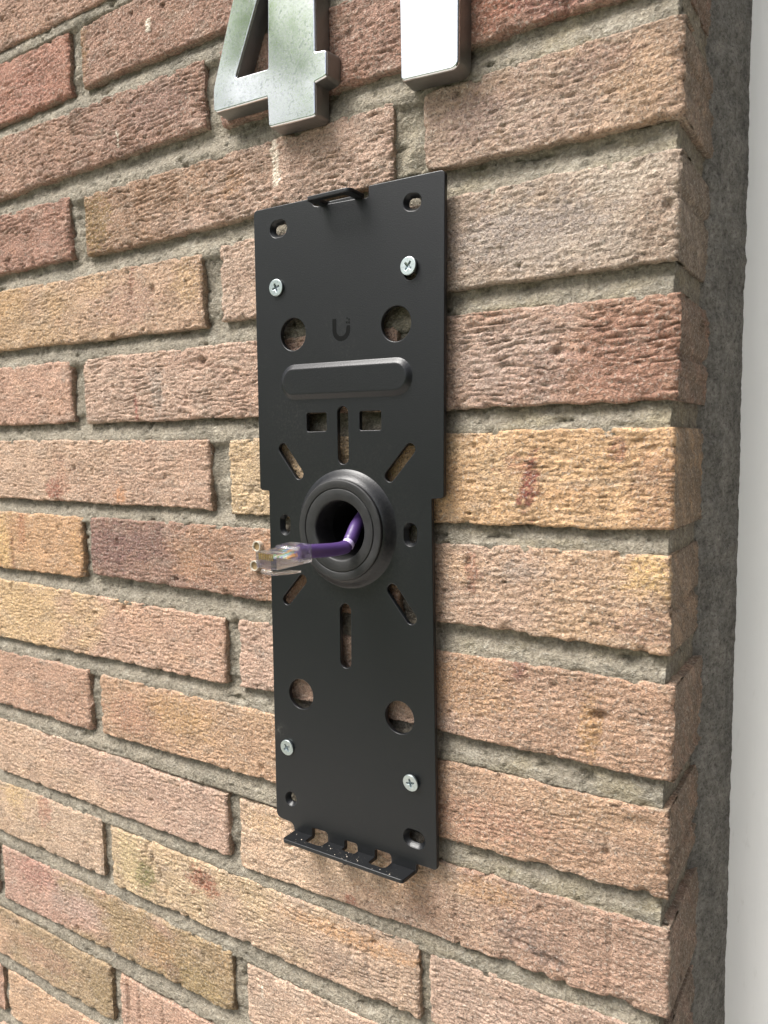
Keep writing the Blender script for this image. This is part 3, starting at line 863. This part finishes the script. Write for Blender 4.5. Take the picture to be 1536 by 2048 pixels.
holes = [circle(-173.3, 41.8, 7.6), circle(-115.5, 41.3, 7.6), circle(-173.3, -133.6, 7.5), circle(-115.9, -134.8, 7.6),
         fillet_poly([(-166.1, 4.4), (-154.4, 4.2), (-154.4, -4.4), (-166.1, -4.4)], 1.0), fillet_poly([(-135.5, 4.2), (-123.9, 4.1), (-123.9, -4.5), (-135.5, -4.4)], 1.0),
         stadium(-145, 3.8, -145, -16.8, 3.0), stadium(-145.3, -88.4, -145.5, -113.2, 3.1),
         stadium(-181.2, -12.4, -171.6, -24.6, 2.6), stadium(-109.0, -13.2, -119.6, -25.0, 2.6),
         stadium(-170.9, -76.2, -180.8, -86.9, 2.6), stadium(-118.9, -76.4, -109.2, -88.2, 2.8),
         circle(CX, -50, 22.4, 64), stadium(-108, 63.6, -108, 62.2, 3.2), circle(-182.3, 64.2, 3.0), circle(-182.5, -162.6, 3.0), circle(-109.5, -163.8, 3.2)]
holes += [stadium(*c[:5]) for c in CSK]
pm = plate_mesh('plate', [outline] + holes, FY, BY, .35, 2)
plate = part('plate', pm, M_powder, bracket)
for c in CSK:
    rings = []
    for r, y in ((c[4] + .02, FY + .35), (c[4] - .15, FY + .55), (c[5] + .1, BY - .25), (c[5], BY), (c[5], BY + .3), (c[4] + .3, BY + .3)):
        rings.append([(p[0], y, p[1]) for p in stadium(*c[:4], r)])
    part('countersink', loft('countersink', rings, False), M_powder, bracket, 50)
# returned back edge of the pressing, a little inside the outline
def shrink(pts, d):
    n = len(pts); out = []
    for i in range(n):
        a, b, c = pts[i - 1], pts[i], pts[(i + 1) % n]
        t = (c - a)
        if t.length < 1e-9: out.append(b); continue
        t.normalize(); out.append(b + Vector((t.y, -t.x)) * d)
    return out
# embossed rib
rings = []
for r, y in ((8.35, FY - .02), (8.1, FY - .15), (7.7, FY - .5), (6.3, FY - 1.5), (6.0, FY - 1.68), (5.6, FY - 1.75), (5.2, FY - 1.76)):
    rings.append([(p[0], y, p[1]) for p in stadium(-173.0, 19.2, -115.6, 18.5, r)])
part('embossed_rib', loft('embossed_rib', rings), M_powder, bracket, 60)
# raised collar round the cable hole
part('collar', revolve('collar', [(27.9, FY + .05), (27.5, FY - .2), (26.6, FY - 1.0), (25.4, FY - 2.4), (24.3, FY - 3.6), (23.4, FY - 4.2), (22.6, FY - 4.4), (22.0, FY - 4.2), (21.8, FY + 2)], CX, -50), M_powder, bracket, 60)
# rubber grommet
g = [(22.5, FY - 4.0), (23.2, FY - 4.3), (23.35, FY - 4.8), (23.3, FY - 5.6), (23.05, FY - 5.95), (22.6, FY - 6.05), (19.75, FY - 6.15), (19.6, FY - 6.05), (19.45, FY - 5.6), (19.15, FY - 5.6), (19.0, FY - 6.1), (18.8, FY - 6.2), (14.6, FY - 5.6), (14.05, FY - 5.4), (13.75, FY - 4.9), (13.6, FY - 4.0), (13.6, FY + 8)]
gr = part('grommet', revolve('grommet', g, CX, -50, 128), M_rubber, bracket, 60)
part('cable_sleeve', loft('cable_sleeve', [[(CX + r * math.cos(2 * math.pi * k / 64), y, -50 + r * math.sin(2 * math.pi * k / 64)) for k in range(64)] for r, y in ((13.66, -1.0), (14.2, -.6), (14.4, 58), (13, 58.5))]), M_bore, bracket, 60)
# top hook tab: folded forward with a window
def ledge_mesh(name, loops, z, th):
    me = plate_mesh(name, loops, 0, th, .35, 2)      # drawn in X / (distance from plate), then laid flat
    # mesh coords: X, -Y thickness, Z = distance -> rotate so distance goes to -Y
    me.transform(Matrix(((1, 0, 0, 0), (0, 0, -1, 0), (0, -1, 0, z * MM), (0, 0, 0, 1))))
    bm = bmesh.new(); bm.from_mesh(me); bmesh.ops.recalc_face_normals(bm, faces=bm.faces[:]); bm.to_mesh(me); bm.free()
    return me
tab_o = fillet_poly([(-155.4, 4.2, .2), (-155.4, 9.0, .2), (-156.0, 10.5, .5), (-156.0, 16.0, 1.6), (-131.6, 16.0, 3.2), (-132.4, 4.2, .2)], 0)
tab_h = fillet_poly([(-151.8, 5.0), (-151.8, 12.6), (-136.6, 12.6), (-136.6, 5.0)], 1.6)
part('hook_tab', ledge_mesh('hook_tab', [tab_o, tab_h], 99.6, 1.9), M_powder, bracket)
# bottom ledge with three openings at the fold
led_o = fillet_poly([(-179.4, 4.2, .2), (-179.4, 15.8, 1.8), (-109.0, 15.8, 1.8), (-108.2, 4.2, .2),
    (-121.3, 4.2, .1), (-121.3, 11.6, 2.0), (-130.4, 11.6, 1.0), (-130.4, 4.2, .1),
    (-140.6, 4.2, .1), (-140.6, 8.6, 1.0), (-148.0, 8.6, .6), (-148.0, 4.2, .1),
    (-158.4, 4.2, .1), (-158.4, 11.6, 2.0), (-168.0, 11.6, 1.0), (-168.0, 4.2, .1)], 0)
part('bottom_ledge', ledge_mesh('bottom_ledge', [led_o], -205.4, 1.9), M_powder, bracket)
# security screw tip under the ledge
part('ledge_screw_tip', loft('ledge_screw_tip', [[(-144 + r * math.cos(k * math.pi / 8), -11.0 + r * math.sin(k * math.pi / 8), z) for k in range(16)] for r, z in ((1.6, -206.5), (1.6, -209.6), (1.3, -210.2), (.5, -210.4))]), M_logo, bracket, 40)
# brick dust caught on the ledge
rnd = random.Random(4)
bm = bmesh.new()
for k in range(60):
    x = rnd.choice([rnd.uniform(-147, -131), rnd.uniform(-178, -110), rnd.uniform(-178, -110)])
    s = rnd.uniform(.05, .11) if k % 4 else rnd.uniform(.15, .30)
    bmesh.ops.create_icosphere(bm, subdivisions=1, radius=s * MM, matrix=Matrix.Translation((x * MM, rnd.uniform(-15.4, -9.0) * MM, (-205.35 + s * .5) * MM)))
me = bpy.data.meshes.new('dust_grains'); bm.to_mesh(me); bm.free()
o = part('dust_grains', me, M_grit, bracket, 0)
o['kind'] = 'stuff'
# printed mark: a U with its right arm broken into squares
up_ = []
cx_, r_o, r_i, zc = -144.9, 5.0, 2.7, 41.2
loopU = [Vector((cx_ - r_o, 46.6)), Vector((cx_ - r_o, zc))]
loopU += [Vector((cx_ + r_o * math.cos(t), zc + r_o * math.sin(t))) for t in np.linspace(math.pi, 2 * math.pi, 20)]
loopU += [Vector((cx_ + r_o, 43.0)), Vector((cx_ + r_i + .4, 43.0))]
loopU += [Vector((cx_ + r_i * math.cos(t), zc + r_i * math.sin(t))) for t in np.linspace(2 * math.pi, math.pi, 16)]
loopU += [Vector((cx_ - r_i, 46.6))]
sq = lambda x, z, a: [Vector((x - a, z - a)), Vector((x + a, z - a)), Vector((x + a, z + a)), Vector((x - a, z + a))]
part('printed_mark', plate_mesh('printed_mark', [loopU, sq(cx_ + 3.1, 44.3, .5), sq(cx_ + 4.5, 44.2, .5), sq(cx_ + 4.5, 45.5, .42), sq(cx_ + 3.4, 46.2, .38)], FY - .03, FY + .05, 0, 0), M_logo, bracket)

# screws: pan of a countersunk head with a cross recess and small tick marks
def cross_loop(cx, cz, rot, R=2.15, w=.55):
    pts = []
    for k in range(4):
        a = rot + k * math.pi / 2
        for (rr, tt) in ((w * 1.35, -math.pi / 4), (R, -math.asin(w * .8 / R)), (R, math.asin(w * .8 / R))):
            pts.append(Vector((cx + rr * math.cos(a + tt), cz + rr * math.sin(a + tt))))
    return pts
def screw(x, z, rot, proud, tilt, label):
    hub = empty('screw', (x * MM, (FY - proud) * MM, z * MM))
    hub.parent = bracket
    hub.matrix_parent_inverse = Matrix.Translation(-bracket.location)
    hub.rotation_euler = tilt
    R_ = 3.95
    ms = plate_mesh('head', [circle(0, 0, R_, 48), cross_loop(0, 0, rot)], -.1, 1.0, .22, 2)
    flat_shade(ms, 40)
    link('head', ms, M_zinc, hub, smooth=False)
    rings = [[(r * math.cos(k * math.pi / 20), y, r * math.sin(k * math.pi / 20)) for k in range(40)] for r, y in ((R_ - .1, .8), (3.4, 1.3), (2.0, 2.6), (1.9, 7.5))]
    mk = loft('shank', rings); flat_shade(mk, 40)
    link('shank', mk, M_zinc, hub, smooth=False)
    rings = [[(p[0], y, p[1]) for p in cross_loop(0, 0, rot, rr, ww)] for rr, ww, y in ((2.35, .75, .35), (1.5, .5, .95), (.8, .35, 1.25))]
    mr = loft('recess', rings); flat_shade(mr, 30)
    link('recess', mr, M_zincdark, hub, smooth=False)
    bm = bmesh.new()
    for k in range(4):
        a = rot + math.pi / 4 + k * math.pi / 2
        bmesh.ops.create_cube(bm, size=1, matrix=Matrix.Translation((math.cos(a) * 2.6 * MM, -.1 * MM, math.sin(a) * 2.6 * MM)) @ Matrix.Rotation(-a, 4, 'Y') @ Matrix.Diagonal((1.2 * MM, .05 * MM, .16 * MM, 1)))
    mt = bpy.data.meshes.new('tick_marks'); bm.to_mesh(mt); bm.free()
    link('tick_marks', mt, M_zincdark, hub, smooth=False)
screw(-182.3, 64.4, .35, 1.3, (0.02, 0, 0.05), '')
screw(-108.1, 64.6, .9, 1.8, (-0.05, 0, -0.06), '')
screw(-182.5, -162.6, .6, 1.0, (0.05, 0, 0.02), '')
screw(-109.5, -163.6, .2, 1.6, (0.10, 0, -0.04), '')

# ------------------------------------------------------------------ network cable with clear plug
cable = tag(empty('network_cable', (-.138, -.013, -.056)), 'purple network cable with clear plug poking out of the rubber grommet', 'cable')
ci = Matrix.Translation(-cable.location)
def cpart(name, me, mat, parent, sharp=35):
    if sharp: flat_shade(me, sharp)
    o = link(name, me, mat, parent, smooth=False)
    if parent is cable: o.matrix_parent_inverse = ci
    return o
def tube(name, pts, radii, n=20):
    P = [Vector(p) for p in pts]
    rings = []
    prev = None
    for i, p in enumerate(P):
        t = (P[min(i + 1, len(P) - 1)] - P[max(i - 1, 0)]).normalized()
        ref = prev if prev is not None else Vector((0, 0, 1)).cross(t)
        a = (ref - t * ref.dot(t)).normalized(); prev = a
        b = t.cross(a)
        rings.append([tuple(p + (a * math.cos(2 * math.pi * k / n) + b * math.sin(2 * math.pi * k / n)) * radii[i]) for k in range(n)])
    return loft(name, rings)
def smooth_path(ctrl, sub=8):
    C = [Vector(c) for c in ctrl]
    out = []
    for i in range(len(C) - 1):
        p0, p1, p2, p3 = C[max(i - 1, 0)], C[i], C[i + 1], C[min(i + 2, len(C) - 1)]
        for k in range(sub):
            t = k / sub
            out.append(0.5 * ((2 * p1) + (p2 - p0) * t + (2 * p0 - 5 * p1 + 4 * p2 - p3) * t * t + (3 * p1 - p0 - 3 * p2 + p3) * t ** 3))
    out.append(C[-1])
    return out
REAR = Vector((-143.1, -40.0, -56.3)); FRONT = Vector((-144.2, -61.5, -57.4))
path_ = smooth_path([(-144, 55, -34), (-142.5, 25, -37), (-140.6, 8, -41.5), (-139.0, -4, -47.6), (-138.0, -10.5, -53.2), (-137.6, -14.5, -56.4), (-138.8, -20, -57.3), (-140.6, -29, -57.0), tuple(REAR), tuple(REAR.lerp(FRONT, .22))], 8)
rad = [3.05 + (-.35 if (-14.8 < p.y < -12.0) else 0) for p in path_]
cpart('jacket', tube('jacket', path_, rad, 28), M_purple, cable, 60)
# pale stress crease where it is kinked
cr = [p for p in path_ if -14.6 < p.y < -12.2]
t_ = (cr[-1] - cr[0]).normalized()
cpart('kink_crease', tube('kink_crease', [cr[0] - t_ * .1, cr[0] + t_ * .35, cr[-1] - t_ * .35, cr[-1] + t_ * .1], [2.6, 2.85, 2.85, 2.6], 28), M_crease, cable, 60)

ax = (FRONT - REAR).normalized()
upv = Vector((.02, 0, 1)); upv = (upv - ax * upv.dot(ax)).normalized()
sid = ax.cross(upv)
def plug_pt(a, s, h):      # along axis from rear (mm), sideways, height
    return REAR + ax * a + sid * s + upv * h
def plug_extrude(name, prof, w0, w1, mat, parent, bev=.25):
    """prof: (along, height) polygon, extruded sideways from w0 to w1"""
    bm = bmesh.new()
    A = [bm.verts.new(plug_pt(a, w0, h) * MM) for a, h in prof]
    B = [bm.verts.new(plug_pt(a, w1, h) * MM) for a, h in prof]
    bm.faces.new(A); bm.faces.new(B[::-1])
    for k in range(len(prof)):
        bm.faces.new((A[k], B[k], B[(k + 1) % len(prof)], A[(k + 1) % len(prof)]))
    bmesh.ops.recalc_face_normals(bm, faces=bm.faces[:])
    if bev:
        bmesh.ops.bevel(bm, geom=bm.edges[:], offset=bev * MM, segments=2, affect='EDGES', profile=.5)
    me = bpy.data.meshes.new(name); bm.to_mesh(me); bm.free()
    return cpart(name, me, mat, parent, 30)
HW = 5.85
# clear body: tall cable end, stepped down to the nose
plug = plug_extrude('plug', [(0, 3.9), (9.5, 3.9), (9.9, 2.9), (13.4, 2.9), (13.6, 2.3), (16.4, 2.3), (16.6, 3.1), (21.5, 3.1), (21.5, -3.0), (20.9, -3.6), (0, -3.9)], -HW, HW, M_clear, cable, .3)
plug_extrude('latch', [(20.6, -3.95), (21.3, -4.3), (20.6, -5.2), (12, -6.5), (4.2, -7.4), (4.0, -8.1), (12, -7.4), (20.9, -6.1), (21.8, -4.6), (21.3, -3.95)], -3.1, 3.1, M_clear, plug, .15)
plug_extrude('strain_relief', [(6.2, 3.3), (9.0, 3.3), (9.3, 2.0), (7.4, 2.2)], -4.6, 4.6, M_clear, plug, .1)
for k in range(8):
    s = (k - 3.5) * 1.02
    plug_extrude('contact_blade', [(21.35, .2), (21.35, 2.9), (21.7, 2.8), (21.7, .2)], s - .2, s + .2, M_gold, plug, 0)
cols = [(.75, .38, .12), (.62, .30, .06), (.55, .72, .55), (.10, .22, .60), (.62, .68, .78), (.10, .42, .16), (.62, .52, .42), (.28, .14, .06)]
for k in range(8):
    s = (k - 3.5) * 1.02
    a0 = (k - 3.5) * .55
    m_ = simple('wire_insulation', cols[k], .4)[0]
    pts = smooth_path([plug_pt(6.6, a0, -.3 + .7 * (k % 2)), plug_pt(9.5, a0 * 1.2, -.2 + .4 * (k % 2)), plug_pt(12.0, s, -.2), plug_pt(12.9, s, -.15)], 4)
    cpart('wire', tube('wire', pts, [.46] * len(pts), 10), m_, plug, 60)

# ------------------------------------------------------------------ two old fixing tubes left in the brick beside the plate
def fixing(x, z, r, y0, rx, label):
    t = tag(empty('fixing_tube', (x * MM, 0, z * MM)), label, 'fixing', 'old fixing tubes in the brick left of the plate')
    prof = [(r, 3), (r, y0 + .2), (r - .12, y0), (r - .5, y0), (r - .62, y0 + .2), (r - .62, y0 + 2.6)]
    rings = [[(q * math.cos(k * math.pi / 14), y, q * math.sin(k * math.pi / 14)) for k in range(28)] for q, y in prof]
    me = loft('sleeve', rings, False); flat_shade(me, 40)
    link('sleeve', me, M_tube, t, smooth=False)
    me = loft('core', [[(q * math.cos(k * math.pi / 14), y, q * math.sin(k * math.pi / 14)) for k in range(28)] for q, y in ((r - .62, y0 + .9), (.3, y0 + 1.0))]); flat_shade(me, 40)
    link('core', me, M_tan, t, smooth=False)
fixing(-203.6, -62.2, 2.75, -2.6, 0, 'upper small hollow metal tube end in brick left of the clear plug')
fixing(-205.6, -72.4, 2.75, -2.6, 0, 'lower small hollow metal tube end half hidden behind the clear plug')

# ------------------------------------------------------------------ polished house numbers
NF, NB = -9.6, -.4
four_out = fillet_poly([(-187.5, 240, 2), (-217.2, 163.4, 1.4), (-217.5, 152.4, 2.2), (-182.6, 151.3, .4), (-182.2, 137.6, 1.6), (-155.0, 136.4, 1.4), (-154.9, 150.8, .6), (-148.4, 151.8, 1.4), (-148.2, 162.6, 1.6), (-154.4, 163.4, .8), (-153.8, 240, 2)], 0)
four_in = fillet_poly([(-203.0, 164.4, 1.2), (-181.9, 163.4, .8), (-180.6, 206.5, .8), (-182.4, 206.5, .8)], 0)
def signed_area(p):
    return sum(p[i - 1].x * p[i].y - p[i].x * p[i - 1].y for i in range(len(p))) / 2
def digit_mesh(loops):
    """cast digit: flat polished face, soft shoulder, flanks spreading towards the wall"""
    bm = bmesh.new()
    loops = [shrink(lp, (-.5 if k == 0 else .5) * (1 if signed_area(lp) > 0 else -1)) for k, lp in enumerate(loops)]
    cap = plate_mesh('cap', loops, NF, NF + .04, 0, 0)
    bm.from_mesh(cap)
    bmesh.ops.delete(bm, geom=[f for f in bm.faces if f.normal.y > -.9], context='FACES')
    for k, lp in enumerate(loops):
        lp = [p for i, p in enumerate(lp) if (p - lp[i - 1]).length > .02]
        sgn = 1 if signed_area(lp) > 0 else -1
        if k > 0: sgn = -sgn
        rings = []
        for off, y in ((0.0, NF), (.35, NF + .12), (.65, NF + .4), (.85, NF + .9), (1.0, NF + 1.5), (1.7, NB)):
            rings.append([(p.x, y, p.y) for p in shrink(lp, off * sgn)])
        me = loft('flank', rings, False)
        bm.from_mesh(me)
    bmesh.ops.remove_doubles(bm, verts=bm.verts[:], dist=2e-5)
    bmesh.ops.recalc_face_normals(bm, faces=bm.faces[:])
    me = bpy.data.meshes.new('house_number'); bm.to_mesh(me); bm.free()
    return me
four = link('house_number', digit_mesh([four_out, four_in]), M_chrome, smooth=False)
flat_shade(four.data, 40)
four.data.materials.append(M_dull)
for f in four.data.polygons:
    if f.center.y > (NF + .7) * MM: f.material_index = 1
tag(four, 'polished metal house number 4 fixed to the bricks above the black plate', 'house number', 'house number digits')
one_out = fillet_poly([(-110.0, 216, 2), (-109.4, 139.6, 1.8), (-83.0, 137.9, 3.0), (-82.0, 240, 2), (-101, 240, 3), (-124, 226, 2), (-124, 212, 2)], 0)
one = link('house_number', digit_mesh([one_out]), M_chrome, smooth=False)
flat_shade(one.data, 40)
one.data.materials.append(M_dull)
for f in one.data.polygons:
    if f.center.y > (NF + .7) * MM: f.material_index = 1
tag(one, 'polished metal house number 1 gleaming white, right of the 4', 'house number', 'house number digits')
